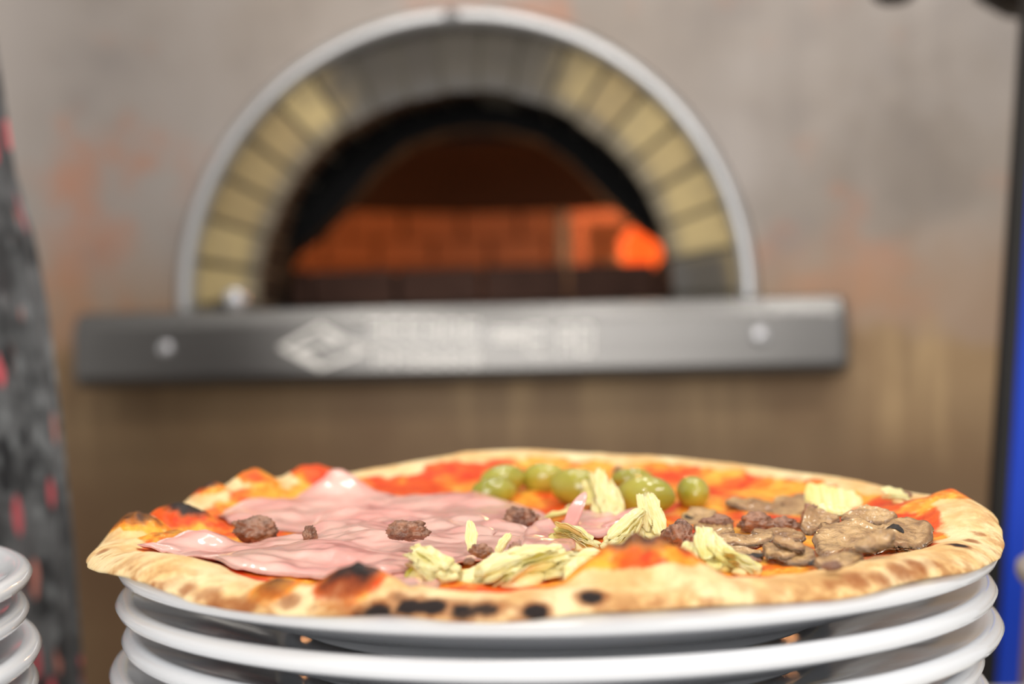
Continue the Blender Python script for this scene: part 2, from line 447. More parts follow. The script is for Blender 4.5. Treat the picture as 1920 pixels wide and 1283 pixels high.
def plate(loc, label, group, rz=0):
    o = plate0
    if used[0]: o = plate0.copy(); C.objects.link(o)
    used[0] = True
    o.location = loc; o.rotation_euler = (0, 0, rz); tag(o, label, 'plate', group); return o
D = .54
def ctr_x(px, h): return P(px, 655+F*h/D, h).x
names = ['white plate directly under the pizza, topmost of the middle stack', 'second white plate from the top of the middle stack', 'third white plate from the top of the middle stack',
         'fourth white plate from the top of the middle stack', 'fifth white plate from the top of the middle stack']
cxs = [1038, 1036, 1047, 1020, 1030, 1036, 1030, 1040, 1034, 1036]
for i in range(10):
    h = .0712+.0125*i
    plate((ctr_x(cxs[i], h), D+(.004 if i == 3 else 0), ZC-h-.0265), names[i] if i < 5 else 'white plate low in the middle stack, below the fifth plate', 'white plates of the middle stack', i)
ln = ['topmost white plate of the stack at the left edge', 'second white plate from the top of the left stack', 'third white plate from the top of the left stack, sticking out furthest', 'fourth white plate from the top of the left stack', 'fifth white plate from the top of the left stack']
lx = [62, 55, 77, 70, 66, 62, 60, 66, 64, 62]
for i in range(10):
    h = .0710+(HC-.0265-.0710)/9*i
    d0 = ray(lx[i], 1080); t = .5/d0.y; T = Vector((d0.x*t, .5)); nrm = Vector((-T.y, T.x)).normalized()
    c = T+nrm*R
    plate((c.x, c.y, ZC-h-.0265), ln[i] if i < 5 else 'white plate low in the left stack, below the fifth plate', 'white plates of the left stack', i)
T = PD(1903, 1061, .77); nrm = Vector((T.y, -T.x)).normalized(); c = Vector((T.x, T.y))+nrm*.1
bp = plate((c.x+.02, c.y-.01, ZC-HC), 'white plate under the grey bowl at the right edge', None); bp.scale = (.74, .74, 1)
hb = ZC-HC+.0105; ht = T.z+.004-hb
bprof = [(0, .006), (.045, .007), (.07, .02), (.085, .045), (.091, ht-.008), (.0925, ht-.002), (.096, ht), (.0993, ht-.002), (.100, ht-.006), (.0985, ht-.010), (.095, ht-.013), (.0905, .04), (.075, .014), (.05, .002), (.044, 0), (0, 0)]
v, f = lathe(bprof, 96)
bowl = mesh_obj('bowl', v, f, M_BOWL); bowl.location = (c.x, c.y, hb); tag(bowl, 'grey bowl rim cut off by the right edge of the photo', 'bowl')

# ------------------------------------------------------------------ curtain, board, lamps
def m_curtain():
    t = NT('printed_cloth'); uv = t.attr('puv').outputs['Vector']
    def mp(sc, rot, loc):
        m = t.n.new('ShaderNodeMapping'); t.link(uv, m.inputs[0]); m.inputs['Scale'].default_value = sc
        m.inputs['Rotation'].default_value = rot; m.inputs['Location'].default_value = loc; return m.outputs[0]
    base = t.noise(uv, 26, 5, .65)
    c = t.mix(t.step(base, .4, .62), lin(52, 53, 54), lin(98, 99, 100))
    lf = mp((64, 40, 1), (0, 0, .5), (.3, .7, 0)); 
    c = t.mix(t.math('MULTIPLY', t.step(t.voro(lf, 1), .38, .18), .55), c, lin(142, 145, 146))
    def petals(sc, rot, loc, thr, col, keep):
        nonlocal c
        m = mp(sc, rot, loc); cell = t.sep(t.voro(m, 1, 'Color'))[0]
        c = t.mix(t.math('MULTIPLY', t.step(t.voro(m, 1), thr, thr-.12), t.step(cell, keep, keep+.02)), c, col)
    petals((80, 27, 1), (0, 0, -.25), (.1, .2, 0), .44, lin(206, 84, 92), .66)
    petals((92, 32, 1), (0, 0, .3), (5.1, 2.2, 0), .40, lin(190, 120, 104), .8)
    petals((50, 34, 1), (0, 0, .2), (9.1, 7.2, 0), .40, lin(30, 30, 32), .5)
    t.set(color=c, rough=.9, sheen=.2); return t.m
edge = [(-400, -45), (0, -18), (60, -2), (170, 14), (300, 34), (430, 72), (560, 98), (750, 122), (1000, 150), (1283, 172), (1700, 200), (2600, 240), (3800, 260)]
vs, fs, uv = [], [], []
NR, NCc, DEP = 90, 70, .95
ytop, ybot = PD(0, -1500, DEP).z, 0.004
u0 = 0
for i in range(NR+1):
    z = ytop+(ybot-ytop)*i/NR
    # screen height for this z at this depth, level camera
    yy = 655+(ZC-z)/DEP*F
    ex = PD(interp(yy, edge), yy, DEP).x if yy > -400 else PD(-45, -400, DEP).x-.0
    wid = .20+.10*sst(-200, 1283, yy)
    for j in range(NCc+1):
        s = j/NCc
        x = ex-wid*(1-s)
        ph = s*17+.6*math.sin(z*3)
        amp = .026*(1-.25*s)
        y = DEP+amp*math.sin(ph)+.006*math.sin(ph*2.3+z*2)
        vs.append((x, y, z)); uv.append((s*.34, z, 0))
for i in range(NR):
    for j in range(NCc):
        a = i*(NCc+1)+j; fs.append((a, a+NCc+1, a+NCc+2, a+1))
cur = mesh_obj('curtain', vs, fs, m_curtain(), uv=uv)
so = cur.modifiers.new('thickness', 'SOLIDIFY'); so.thickness = .002
tag(cur, 'dark grey curtain printed with pink petals hanging at the left', 'curtain')

bd = 1.02
b0 = PD(1870, 1283, bd); b1 = PD(1923, 470, bd); dr = (b1-b0).normalized()
ax_x = Vector((1, 0, 0)); lo_t = (0.003-b0.z)/dr.z; hi_t = (2.1-b0.z)/dr.z
brd = empty('leaning_board', (b0+dr*lo_t)); tag(brd, 'tall narrow blue board with black edge at the right side', 'board')
def slab(name, x0, x1, y0, y1, mat):
    bm = bmesh.new(); L = hi_t-lo_t
    q = []
    for t in (0, L):
        for (x, y) in ((x0, y0), (x1, y0), (x1, y1), (x0, y1)):
            q.append(bm.verts.new(dr*t+Vector((x, y, 0))))
    for fc in ((0, 1, 2, 3), (4, 5, 6, 7), (0, 1, 5, 4), (1, 2, 6, 5), (2, 3, 7, 6), (3, 0, 4, 7)): bm.faces.new([q[i] for i in fc])
    bmesh.ops.bevel(bm, geom=bm.edges[:], offset=.0012, segments=2, affect='EDGES')
    bm_obj(name, bm, mat, brd)
slab('blue_face', 0, .0165, 0, .02, M_BLUE); slab('black_edge', -.0085, 0, .002, .022, M_BLACK)

def pend(px, py, dep, r, label):
    p = PD(px, py, dep); o = empty('pendant_lamp', (p.x, p.y, p.z)); tag(o, label, 'lamp')
    v, f = lathe([(0, -r*.55), (r*.6, -r*.62), (r*.93, -r*.38), (r, -r*.0), (r*.85, r*.5), (r*.5, r*.85), (r*.2, r), (.12*r, r*1.5), (0, r*1.5)], 40)
    mesh_obj('shade', v, f, M_BLACK, o)
    v, f = lathe([(0, r*1.4), (.003, r*1.4), (.003, 2.6-p.z), (0, 2.6-p.z)], 10); mesh_obj('cord', v, f, M_BLACK, o)
pend(1962, -70, 1.25, .066, 'black rounded lamp cut off by the top right corner')
pend(1676, -22, 1.25, .020, 'small black lamp just peeking in at the top edge')

# ------------------------------------------------------------------ pizza
PX, PY, PR = .0090, .540, .1655
back = [(140, 1036), (160, 1030), (185, 1020), (208, 1005), (235, 982), (262, 972), (300, 962), (345, 945), (375, 918), (420, 906), (470, 900), (530, 892), (575, 888), (640, 888), (700, 878), (760, 866), (830, 855), (880, 845), (940, 843), (1000, 841), (1060, 846), (1170, 852), (1250, 854), (1330, 862), (1420, 872), (1500, 884), (1560, 890), (1620, 900), (1700, 921), (1760, 928), (1800, 932), (1840, 944), (1865, 956), (1880, 968)]
crest = [(140, 1036), (162, 1031), (242, 1036), (315, 1038), (344, 1050), (402, 1080), (461, 1094), (548, 1105), (640, 1107), (700, 1110), (757, 1096), (815, 1112), (932, 1117), (1019, 1108), (1106, 1094), (1194, 1096), (1309, 1086), (1420, 1085), (1498, 1082), (1555, 1078), (1602, 1061), (1680, 1043), (1758, 1033), (1810, 1012), (1840, 998), (1863, 978), (1885, 968)]
bott = [(140, 1055), (162, 1062), (198, 1082), (233, 1094), (315, 1117), (402, 1135), (490, 1144), (577, 1152), (694, 1157), (815, 1158), (932, 1160), (1077, 1155), (1194, 1149), (1300, 1140), (1420, 1129), (1524, 1117), (1566, 1106), (1654, 1090), (1732, 1072), (1785, 1056), (1837, 1033), (1873, 1001), (1890, 985)]
NPH = 480
def solve(phi, r, tab):
    x, y = PX+r*math.cos(phi), PY+r*math.sin(phi); z = ZC-.064
    for _ in range(6):
        px, py = proj((x, y, z)); ty = interp(px, tab); z += (py-ty)*y/F
    return z
def smooth(a, k):
    a = np.array(a); n = len(a); w = np.exp(-.5*(np.arange(-3*k, 3*k+1)/k)**2); w /= w.sum()
    return np.array([sum(w[j]*a[(i+j-3*k) % n] for j in range(len(w))) for i in range(n)])
RC, RB = .93*PR, .965*PR
ph_ = [2*math.pi*i/NPH for i in range(NPH)]
zc_ = []; zb_ = []
for p in ph_:
    s = math.sin(p); w = sst(-.42, -.20, s)
    zbk = solve(p, .965*PR, back); zfr = solve(p, RC, crest)
    zc = zbk*w+zfr*(1-w)
    zbt = solve(p, .992*PR, [(x_, y_-9) for x_, y_ in bott])
    zb = (zc-.0068)*w+min(zbt, zc-.0062)*(1-w)
    zc_.append(zc); zb_.append(zb)
zc_ = smooth(zc_, 3); zb_ = smooth(zb_, 3)
def tabv(tab, p):
    f_ = (p % (2*math.pi))/(2*math.pi)*NPH; i = int(f_); t = f_-i
    return tab[i % NPH]*(1-t)+tab[(i+1) % NPH]*t
HC0 = ZC-.0685
# bubbles: pixel foot, radius m, height m, char, squash
BUB = []
def bub(px, py, hh, r, ht, ch, ex=1.0):
    p = P(px, py, hh); BUB.append((p.x, p.y, r, ht, ch, ex))
bub(1200, 1078, .064, .0105, .0125, .72, 1.75)
bub(655, 1098, .064, .0095, .0085, 1.0, 1.3)
bub(512, 1098, .065, .007, .0045, .85, 1.3)
bub(258, 1008, .067, .0105, .0080, .75, 1.2)
bub(352, 990, .067, .0115, .0095, .85, 1.2)
bub(345, 1022, .067, .0115, .0065, .45, 1.4)
BUB.append((-.115, .628, .0085, .0055, .25, 1.3))
BUB.append((-.088, .648, .0105, .0065, .12, 1.3))
bub(383, 940, .062, .0070, .0040, .9, 1.3)
bub(1800, 958, .063, .008, .0024, .15, 1.2)
bub(1690, 962, .064, .012, .0040, .2, 1.6)
bub(1470, 1092, .062, .012, .0040, .3, 1.6)
bub(1330, 905, .058, .014, .0030, .2, 1.6)
def bubble(x, y):
    z = 0; ch = 0; m = 0
    for bx, by, r, ht, c, ex in BUB:
        d = math.sqrt(((x-bx)/ex)**2+(y-by)**2)/r
        if d < 1.35:
            k_ = (1-min(1, d/1.35)**2)**1.25
            z += ht*k_*(1+.18*nz(x, y, 3, 260)); m = max(m, k_)
            ch = max(ch, c*sst(.46, .92, k_+.18*nz(x, y, 1, 330)))
    return z, ch, m
def surf(x, y, full=False):
    dx, dy = x-PX, y-PY; r = math.hypot(dx, dy); p = math.atan2(dy, dx); s = r/RC
    zc = tabv(zc_, p)
    drop = .0045+.002*nz(math.cos(p)*3, math.sin(p)*3, 5)
    # the back of the disc bends up more than the front
    ze = zc-drop
    z = HC0+(ze-HC0)*min(s, 1.0)**2.6 + drop*sst(.84, 1.0, s)
    z += .0012*nz(x, y, 0, 55)*(1-.5*sst(.9, 1, s))+.0006*nz(x, y, 2, 160)
    b, ch, m = bubble(x, y); z += b
    return (z, ch, m, s, p) if full else z
CHAR = [(817, 1132, .0034, 1), (755, 1137, .0034, .95), (872, 1140, .0038, .85), (905, 1139, .0034, .85), (700, 1150, .0042, .95), (668, 1152, .003, .7), (1107, 1112, .0034, .95), (1012, 1143, .0034, .95), (985, 1150, .003, .55),
        (540, 1126, .003, .6), (390, 1110, .0035, .5), (330, 1085, .003, .35), (300, 1092, .0025, .4), (240, 1068, .003, .3), (352, 1100, .003, .45), (480, 1118, .003, .4), (372, 1112, .003, .45), (430, 1130, .004, .5), (400, 1126, .0035, .55), (752, 1112, .0022, .7), (790, 1118, .0022, .45), (184, 1034, .0025, .6), (278, 1098, .002, .5), (640, 1128, .003, .35),
        (1798, 1018, .0032, .95), (1822, 1010, .0025, .6), (1830, 998, .002, .5), (1752, 1052, .0035, .4), (1690, 1068, .0045, .55), (1650, 1076, .004, .5), (1610, 1084, .0045, .5), (1725, 1058, .004, .5), (1570, 1092, .003, .35), (1250, 1128, .004, .3), (1340, 1120, .004, .25), (460, 1134, .003, .5), (590, 1140, .003, .35), (930, 1130, .004, .45), (860, 1125, .003, .4), (1490, 898, .004, .35), (1812, 935, .002, .4)]
# radial rows: interior then rim then underside
rowsT = list(np.linspace(0, .80, 70))+list(np.linspace(.807, 1.0, 34))
verts, masks = [], []
def rim_rows(p):
    zc = tabv(zc_, p); zb = tabv(zb_, p); th = zc-zb
    out = []
    for k_ in range(1, 17):
        t = k_/16; a = t*math.pi
        r = RC+(PR-RC)*math.sin(a*.62)/math.sin(math.pi*.5)*1.0 if t < .8 else None
        # superellipse from crest to bottom edge
        rr = RC+(PR-RC)*math.sin(min(1, t*1.25)*math.pi/2) - (PR-RB)*sst(.75, 1, t)
        z = zc-th*(.5-.5*math.cos(a))
        out.append((rr, z, t))
    return out
for i, p in enumerate(ph_):
    cp, sp = math.cos(p), math.sin(p)
    wob = 1+.010*nz(cp*1.6, sp*1.6, 9)+.005*nz(cp*6, sp*6, 4)
    for s in rowsT:
        r = s*RC*(1+(wob-1)*s*s); x, y = PX+r*cp, PY+r*sp
        z, ch, m, ss, _ = surf(x, y, True)
        inn = 1-sst(.895, .985, s+.045*nz(cp*5, sp*5, 2)+.03*nz(x, y, 8, 120))
        inn = max(inn, .9*sst(.15, .5, m))
        verts.append((x, y, z)); masks.append([inn, ch, 0])
    for rr, z, t in rim_rows(p):
        r = rr*wob; x, y = PX+r*cp, PY+r*sp
        b, ch, m = bubble(x, y)
        nn = .0009*nz(x, y, z, 120)
        verts.append((x+cp*nn, y+sp*nn, z+b*(1-t)**2)); masks.append([.9*sst(.3, .7, m)*(1-t), ch*(1-t), min(1, .15+t*1.1)])
    r = RB*.6; verts.append((PX+r*cp, PY+r*sp, HC0-.0048)); masks.append([0, 0, 1])
    r = RB*.02; verts.append((PX+r*cp, PY+r*sp, HC0-.0048)); masks.append([0, 0, 1])
va = np.array(verts); ma = np.array(masks)
def snap(px, py):            # first surface vertex met by the sight line
    d = np.array(ray(px, py).normalized()); q = va-np.array([0, 0, ZC]); t = q@d
    perp = np.linalg.norm(q-np.outer(t, d), axis=1)
    ok = np.where(perp < .0022)[0]
    return va[ok[np.argmin(t[ok])]] if len(ok) else None
for px, py, r, c in CHAR:
    q = snap(px, py-7)
    if q is None: continue
    d = np.linalg.norm((va-q)*np.array([.8, .8, 1.25]), axis=1)/r
    ma[:, 1] = np.maximum(ma[:, 1], c*np.clip(1.55-d, 0, 1))
nr = len(rowsT)+16+2
faces = []
for i in range(NPH):
    j = (i+1) % NPH
    for k_ in range(nr-1):
        faces.append((i*nr+k_, j*nr+k_, j*nr+k_+1, i*nr+k_+1)[::-1])
pz = empty('pizza', (PX, PY, ZC-.0712))
tag(pz, 'thin pizza with ham, olives, artichokes and mushrooms on a stack of white plates', 'pizza')
PO = Vector(pz.location)
def m_pizza():
    t = NT('baked_dough'); co = t.coord('Object')
    a = t.attr('mask').outputs['Color']; sp = t.n.new('ShaderNodeSeparateColor'); t.link(a, sp.inputs[0]); inn, ch, under = sp.outputs
    n1 = t.noise(co, 45, 5, .6); n2 = t.noise(co, 150, 5, .65); n3 = t.noise(t.coord('Object', loc=(2, 5, 1)), 34, 4, .6); n4 = t.noise(co, 420, 3, .6)
    dough = t.mix(t.step(n1, .35, .65), lin(248, 222, 172), lin(240, 196, 132))
    mot = t.math('MULTIPLY', t.step(t.math('ADD', n2, t.math('MULTIPLY', n1, .6)), .70, .94), t.math('ADD', .25, t.math('MULTIPLY', under, .65)))
    dough = t.mix(mot, dough, lin(186, 130, 78))
    mot2 = t.math('MULTIPLY', t.step(n1, .54, .72), t.math('MULTIPLY', under, .6))
    dough = t.mix(mot2, dough, lin(156, 104, 66))
    che = t.mix(t.step(n2, .4, .65), lin(250, 178, 62), lin(246, 138, 36))
    che = t.mix(t.step(n4, .55, .75), che, lin(252, 206, 128))
    sau = t.mix(t.step(n2, .35, .65), lin(218, 58, 18), lin(236, 96, 32))
    top = t.mix(t.step(n3, .44, .56), che, sau)
    innr = t.step(t.math('ADD', inn, t.math('MULTIPLY', t.math('SUBTRACT', n2, .5), .55)), .30, .62)
    c = t.mix(innr, dough, top)
    chr_ = t.math('ADD', ch, t.math('MULTIPLY', t.math('SUBTRACT', n2, .5), t.math('MULTIPLY', t.step(ch, .02, .3), .5)))
    c = t.mix(t.math('MULTIPLY', t.step(chr_, .12, .55), .75), c, lin(150, 78, 34))
    c = t.mix(t.step(chr_, .5, .85), c, lin(40, 32, 30))
    rg = t.math('SUBTRACT', .75, t.math('MULTIPLY', innr, .38))
    t.set(color=c, rough=rg, spec=.2, sss=.12, ssss=.004); t.bump(t.math('ADD', n2, t.math('MULTIPLY', n4, .5)), .45, .0016)
    t.b.inputs['Subsurface Radius'].default_value = (1, .5, .25)
    return t.m
base = mesh_obj('crust', va-np.array(PO), faces, m_pizza(), pz)
base['label'] = 'baked crust with tomato sauce and melted cheese'
ca = base.data.color_attributes.new('mask', 'FLOAT_COLOR', 'POINT')
ca.data.foreach_set('color', np.concatenate([ma, np.ones((len(ma), 1))], 1).astype(np.float32).ravel())

# ---- toppings
def hit(px, py, lift=0):
    h = .066
    for _ in range(12):
        p = P(px, py, h); h = .6*h+.4*(ZC-(surf(p.x, p.y)+lift))
    return P(px, py, h)
def chaikin(pts, n=2):
    for _ in range(n):
        q = []
        for a, b in zip(pts, pts[1:]+pts[:1]): q += [a*.75+b*.25, a*.25+b*.75]
        pts = q
    return pts
def patch(name, outline, top, thick, mat, rings=14, parent=pz, mtx=None, offs=True, label=None, uvs=1, rd=.1):
    # star-shaped sheet: outline of 2-D points; top(x, y, s) -> z of upper side; thick(x, y, s) -> thickness
    n = len(outline); cx = sum(p.x for p in outline)/n; cy = sum(p.y for p in outline)/n
    vs, uv = [], []
    for side in (0, 1):
        for k_ in range(rings+1):
            s = max(.004, k_/rings)
            for p in outline:
                x, y = cx+(p.x-cx)*s, cy+(p.y-cy)*s
                z = top(x, y, s); th = thick(x, y, s) if callable(thick) else thick
                e = math.sqrt(max(.04, 1-max(0, (s-1+rd)/rd)**2)) if s > 1-rd else 1
                vs.append(Vector((x, y, z-th/2+(th/2*e if side == 0 else -th/2*e)))); uv.append((x*uvs, y*uvs, s))
    fs = []; m = (rings+1)*n
    for side in (0, 1):
        for k_ in range(rings):
            for j in range(n):
                a = side*m+k_*n+j; b = side*m+k_*n+(j+1) % n; q = (a, b, b+n, a+n)
                fs.append(q if side else q[::-1])
        fs.append(tuple(side*m+j for j in range(n))[::(1 if side == 0 else -1)])
    for j in range(n):
        a = rings*n+j; b = rings*n+(j+1) % n; fs.append((a, b, b+m, a+m))
    if mtx is not None: vs = [mtx @ q for q in vs]
    if offs: vs = [q-PO for q in vs]
    o = mesh_obj(name, vs, fs, mat, parent, uv=uv)
    if label: o['label'] = label
    return o

def m_ham():
    t = NT('cooked_ham'); co = t.coord('Object'); n1 = t.noise(co, 38, 4, .55); n2 = t.noise(co, 170, 4, .6); n3 = t.noise(t.coord('Object', loc=(4, 2, 0), scale=(1, 2.2, 1)), 22, 3, .5)
    c = t.mix(t.step(n1, .35, .68), lin(244, 190, 176), lin(232, 158, 148))
    c = t.mix(t.math('MULTIPLY', t.step(n3, .55, .75), .55), c, lin(214, 136, 138))
    c = t.mix(t.math('MULTIPLY', t.step(n2, .58, .75), .35), c, lin(246, 196, 178))
    t.set(color=c, rough=t.math('ADD', .2, t.math('MULTIPLY', n2, .25)), spec=.45, sss=.25, ssss=.004, coat=.6, coatr=.06); t.b.inputs['Subsurface Radius'].default_value = (1, .35, .25)
    t.bump(t.math('ADD', n1, t.math('MULTIPLY', n2, .5)), .22, .0015); return t.m
M_HAM = m_ham()
def ham(pts, lift=.0015, lifts=(), wr=.0014, seed=0, fold=None, label=None, rings=26, rag=.0012):
    out = [hit(x, y, lift).xy for x, y in pts]
    out = chaikin([Vector(p) for p in out], 3)
    out = [p+Vector((nz(p.x, p.y, seed, 240), nz(p.x, p.y, seed+5, 240)))*rag for p in out]
    L = [(hit(a, b).xy, h, r) for a, b, h, r in lifts]
    def top(x, y, s):
        z = surf(x, y)+lift+wr*(nz(x, y*1.3, seed, 44)+.45*nz(x*1.3, y*1.7, seed+3, 90)+.9)+.0003*nz(x, y, seed, 260)
        for q, h, r in L: z += h*math.exp(-((x-q.x)**2/(1.3*r*r)+(y-q.y)**2/(r*r)))
        if fold: z += fold[0]*abs(nz(x*.7+y*.5, y*1.3-x*.3, seed+7, fold[1]))
        z -= .0012*sst(.85, 1, s)
        return z
    return patch('ham_slice', out, top, .0016, M_HAM, rings, label=label)
ham([(402, 938), (430, 926), (520, 938), (595, 934), (640, 922), (690, 932), (800, 938), (900, 938), (970, 948), (1045, 966), (1010, 1000), (850, 1000), (700, 995), (560, 1000), (440, 985), (410, 962)], .0012, [(640, 932, .0105, .014), (880, 950, .003, .02)], .0013, 1, (.0022, 34), 'large back slice of pink ham with a raised peak')
ham([(235, 1024), (330, 1016), (450, 1018), (600, 1012), (760, 1004), (900, 985), (1000, 1000), (1040, 1016), (1000, 1046), (880, 1056), (780, 1076), (690, 1086), (600, 1084), (500, 1072), (400, 1054), (320, 1038)], .0014, [(700, 1030, .002, .02), (930, 1005, .004, .012)], .0014, 12, (.0026, 40), 'wide front slice of pink ham reaching the crust')
ham([(565, 995), (610, 975), (700, 968), (800, 972), (900, 972), (935, 990), (925, 1012), (820, 1022), (700, 1016), (600, 1014)], .0035, [(640, 985, .003, .010), (770, 985, .0025, .010), (900, 985, .003, .008)], .0016, 23, (.003, 48), 'folded middle slice of pink ham')
ham([(960, 1012), (1010, 985), (1045, 988), (1085, 1005), (1075, 1030), (1000, 1040)], .0035, [(1030, 1005, .003, .008)], .0012, 31, None, 'small torn piece of ham beside the artichokes', 12)
ham([(1040, 980), (1095, 962), (1150, 968), (1180, 985), (1150, 1000), (1080, 1005)], .0022, (), .0012, 36, (.002, 80), None, 12)
ham([(700, 1062), (790, 1052), (850, 1062), (830, 1085), (760, 1100), (700, 1088)], .0014, (), .0006, 41, None, None, 12)

def frame(px, py, lift, yaw, tilt, roll=0, back=True):
    p = hit(px, py, lift); return Matrix.Translation((p.x, p.y, p.z)) @ Matrix.Rotation(math.radians(yaw), 4, 'Z') @ Matrix.Rotation(math.radians(tilt), 4, 'X') @ Matrix.Rotation(math.radians(roll), 4, 'Y')
# narrow raised ham strip
def strip(px, py, L, w, yaw, tilt, label=None):
    m = frame(px, py, .003, yaw, tilt)
    o = chaikin([Vector(q) for q in ((-w/2, 0), (-w*.55, L*.5), (-w*.2, L), (w*.25, L*.97), (w*.55, L*.5), (w/2, 0))], 2)
    return patch('ham_strip', o, lambda x, y, s: .001*math.sin(y*200), .0018, M_HAM, 8, mtx=m, label=label)
strip(1066, 990, .019, .0055, -28, 42, 'narrow strip of ham standing up between olives and artichoke')
strip(1125, 988, .016, .0045, -70, 10); strip(1150, 975, .014, .004, -55, 14)

def m_olive():
    t = NT('green_olive'); co = t.coord('Object'); n = t.noise(co, 90, 4); n2 = t.noise(co, 40, 3)
    c = t.mix(t.step(n2, .35, .65), lin(178, 168, 62), lin(146, 144, 44)); c = t.mix(t.math('MULTIPLY', t.step(n, .5, .75), .4), c, lin(186, 184, 90))
    t.set(color=c, rough=.2, spec=.5, coat=.6, coatr=.08, sss=.15, ssss=.004); t.b.inputs['Subsurface Radius'].default_value = (.7, .8, .2); t.bump(n, .08, .001); return t.m
M_OLIVE = m_olive(); M_STONE = m_plain('olive_hole', lin(70, 66, 26), .5)
def olive(px, pyb, w, h, yaw=0, tilt=0, label=None):
    # px centre, pyb foot pixel, w, h in pixels on the photo
    p = hit(px, pyb); sc = p.y/F; a = w*sc/2; b = h*sc/2
    bm = bmesh.new(); bmesh.ops.create_icosphere(bm, subdivisions=4, radius=1)
    for v_ in bm.verts:
        c_ = v_.co; k_ = 1+.05*nz(c_.x, c_.y, c_.z+px, 1.3)
        c_.x = c_.x*k_*(1+.04*abs(c_.x)**3); c_.y *= k_*(1-.05*abs(c_.x)**3); c_.z *= k_
    mt = Matrix.Translation(Vector((p.x, p.y+b*.5, p.z+b*.86))-PO) @ Matrix.Rotation(math.radians(yaw), 4, 'Z') @ Matrix.Rotation(math.radians(tilt), 4, 'Y') @ Matrix.Diagonal((a, b, b, 1))
    bm.transform(mt)
    o = bm_obj('olive', bm, M_OLIVE, pz, True)
    if label: o['label'] = label
    v_, f_ = lathe([(0, .02), (.16, .0), (.2, -.03), (0, -.06)], 14)
    m2 = mt @ Matrix.Translation((.97, 0, 0)) @ Matrix.Rotation(math.pi/2, 4, 'Y')
    mesh_obj('pit_hole', [m2 @ Vector(q) for q in v_], f_, M_STONE, o)
olive(942, 928, 88, 60, 200, 10, 'green olive behind the leftmost olive')
olive(926, 945, 84, 52, 195, 0, 'leftmost green olive at the edge of the ham')
olive(1019, 922, 82, 58, 170, 5); olive(1082, 946, 100, 72, 160, 0, 'green olive behind the upright artichoke leaves')
olive(1186, 920, 80, 46, 180, 0); olive(1212, 966, 112, 78, -20, 0, 'largest green olive, nearest to the camera'); olive(1301, 952, 84, 62, 100, 0, 'rightmost green olive beside the mushrooms')

def m_art():
    t = NT('artichoke'); uv = t.attr('puv').outputs['Vector']; co = t.coord('Object')
    m = t.n.new('ShaderNodeMapping'); t.link(uv, m.inputs[0]); m.inputs['Scale'].default_value = (14, 1.2, 1)
    n = t.noise(m.outputs[0], 1, 4, .6); n2 = t.noise(co, 60, 4); x, y, s = t.sep(uv)
    c = t.mix(t.step(n, .35, .65), lin(248, 236, 180), lin(238, 218, 138))
    c = t.mix(t.math('MULTIPLY', t.step(n2, .52, .7), .6), c, lin(216, 202, 92))
    c = t.mix(t.math('MULTIPLY', t.step(n, .62, .75), .35), c, lin(186, 150, 70))
    t.set(color=c, rough=.34, spec=.5, coat=.2, coatr=.15, sss=.25, ssss=.004); t.b.inputs['Subsurface Radius'].default_value = (1, .9, .4); t.bump(n, .35, .001); return t.m
M_ART = m_art()
def leaf(m, L, w, curl, cup, parent, seed, name='leaf', th=.0016):
    o = [Vector(q) for q in ((-w*.36, 0), (-w*.5, L*.35), (-w*.46, L*.7), (-w*.30, L*.93), (-w*.16, L*.9), (0, L), (w*.10, L*.9), (w*.26, L*.97), (w*.44, L*.74), (w*.5, L*.4), (w*.34, 0))]
    o = chaikin(o, 2); o = [p+Vector((nz(p.x, p.y, seed, 420), nz(p.x, p.y, seed+2, 420)))*w*.16 for p in o]
    return patch(name, o, lambda x, y, s: cup*(x/(w/2))**2*w*.5-curl*(y/L)**2*L+.0007*nz(x, y, seed, 330), lambda x, y, s: th*(1.25-.7*y/L), M_ART, 7, parent, m, True, uvs=1/w)
def artichoke(px, py, size, yaw, n, seed, tilt=12, label=None, up=0, spread=26):
    r = random.Random(seed); p = hit(px, py, .001)
    bm = bmesh.new(); bmesh.ops.create_icosphere(bm, subdivisions=3, radius=1)
    for v_ in bm.verts: v_.co *= 1+.18*nz(v_.co.x, v_.co.y, v_.co.z+seed, 1.5)
    mt = Matrix.Translation(p-PO) @ Matrix.Rotation(math.radians(yaw), 4, 'Z') @ Matrix.Diagonal((size*.36, size*.3, size*.16, 1))
    bm.transform(mt); body = bm_obj('artichoke_piece', bm, M_ART, pz, True)
    if label: body['label'] = label
    n = int(n*2.2)
    for i in range(n):
        t = (i/(max(1, n-1))-.5)*2; lay = i % 4
        m = Matrix.Translation(p+Vector((0, 0, .0008+.0009*lay))) @ Matrix.Rotation(math.radians(yaw+t*spread+r.uniform(-7, 7)), 4, 'Z') @ Matrix.Translation((t*.16*size+r.uniform(-.06, .06)*size, (-.42+.07*lay+r.uniform(-.08, .08))*size, 0)) @ Matrix.Rotation(math.radians(tilt*(.45+.22*lay)+r.uniform(-5, 7)), 4, 'X') @ Matrix.Rotation(math.radians(-t*28+r.uniform(-14, 14)), 4, 'Y')
        leaf(m, size*r.uniform(.62, 1.0), size*r.uniform(.2, .36), r.uniform(.0, .25), r.uniform(.1, .4), body, seed*10+i, th=.0013)
    return body
artichoke(812, 1082, .023, 35, 6, 2, 16, 'yellow green artichoke piece beside the charred bubble')
artichoke(960, 1086, .032, -62, 9, 3, 8, 'largest artichoke piece, layered, at the front', spread=34)
artichoke(1080, 1078, .024, -80, 5, 4, 8)
artichoke(1085, 1025, .019, 70, 5, 5, 18, 'thin split artichoke leaves beside the torn ham')
artichoke(1172, 1025, .020, -35, 6, 6, 24)
artichoke(1215, 1012, .019, 12, 4, 7, 48, 'upright artichoke piece behind the big crust bubble', spread=18)
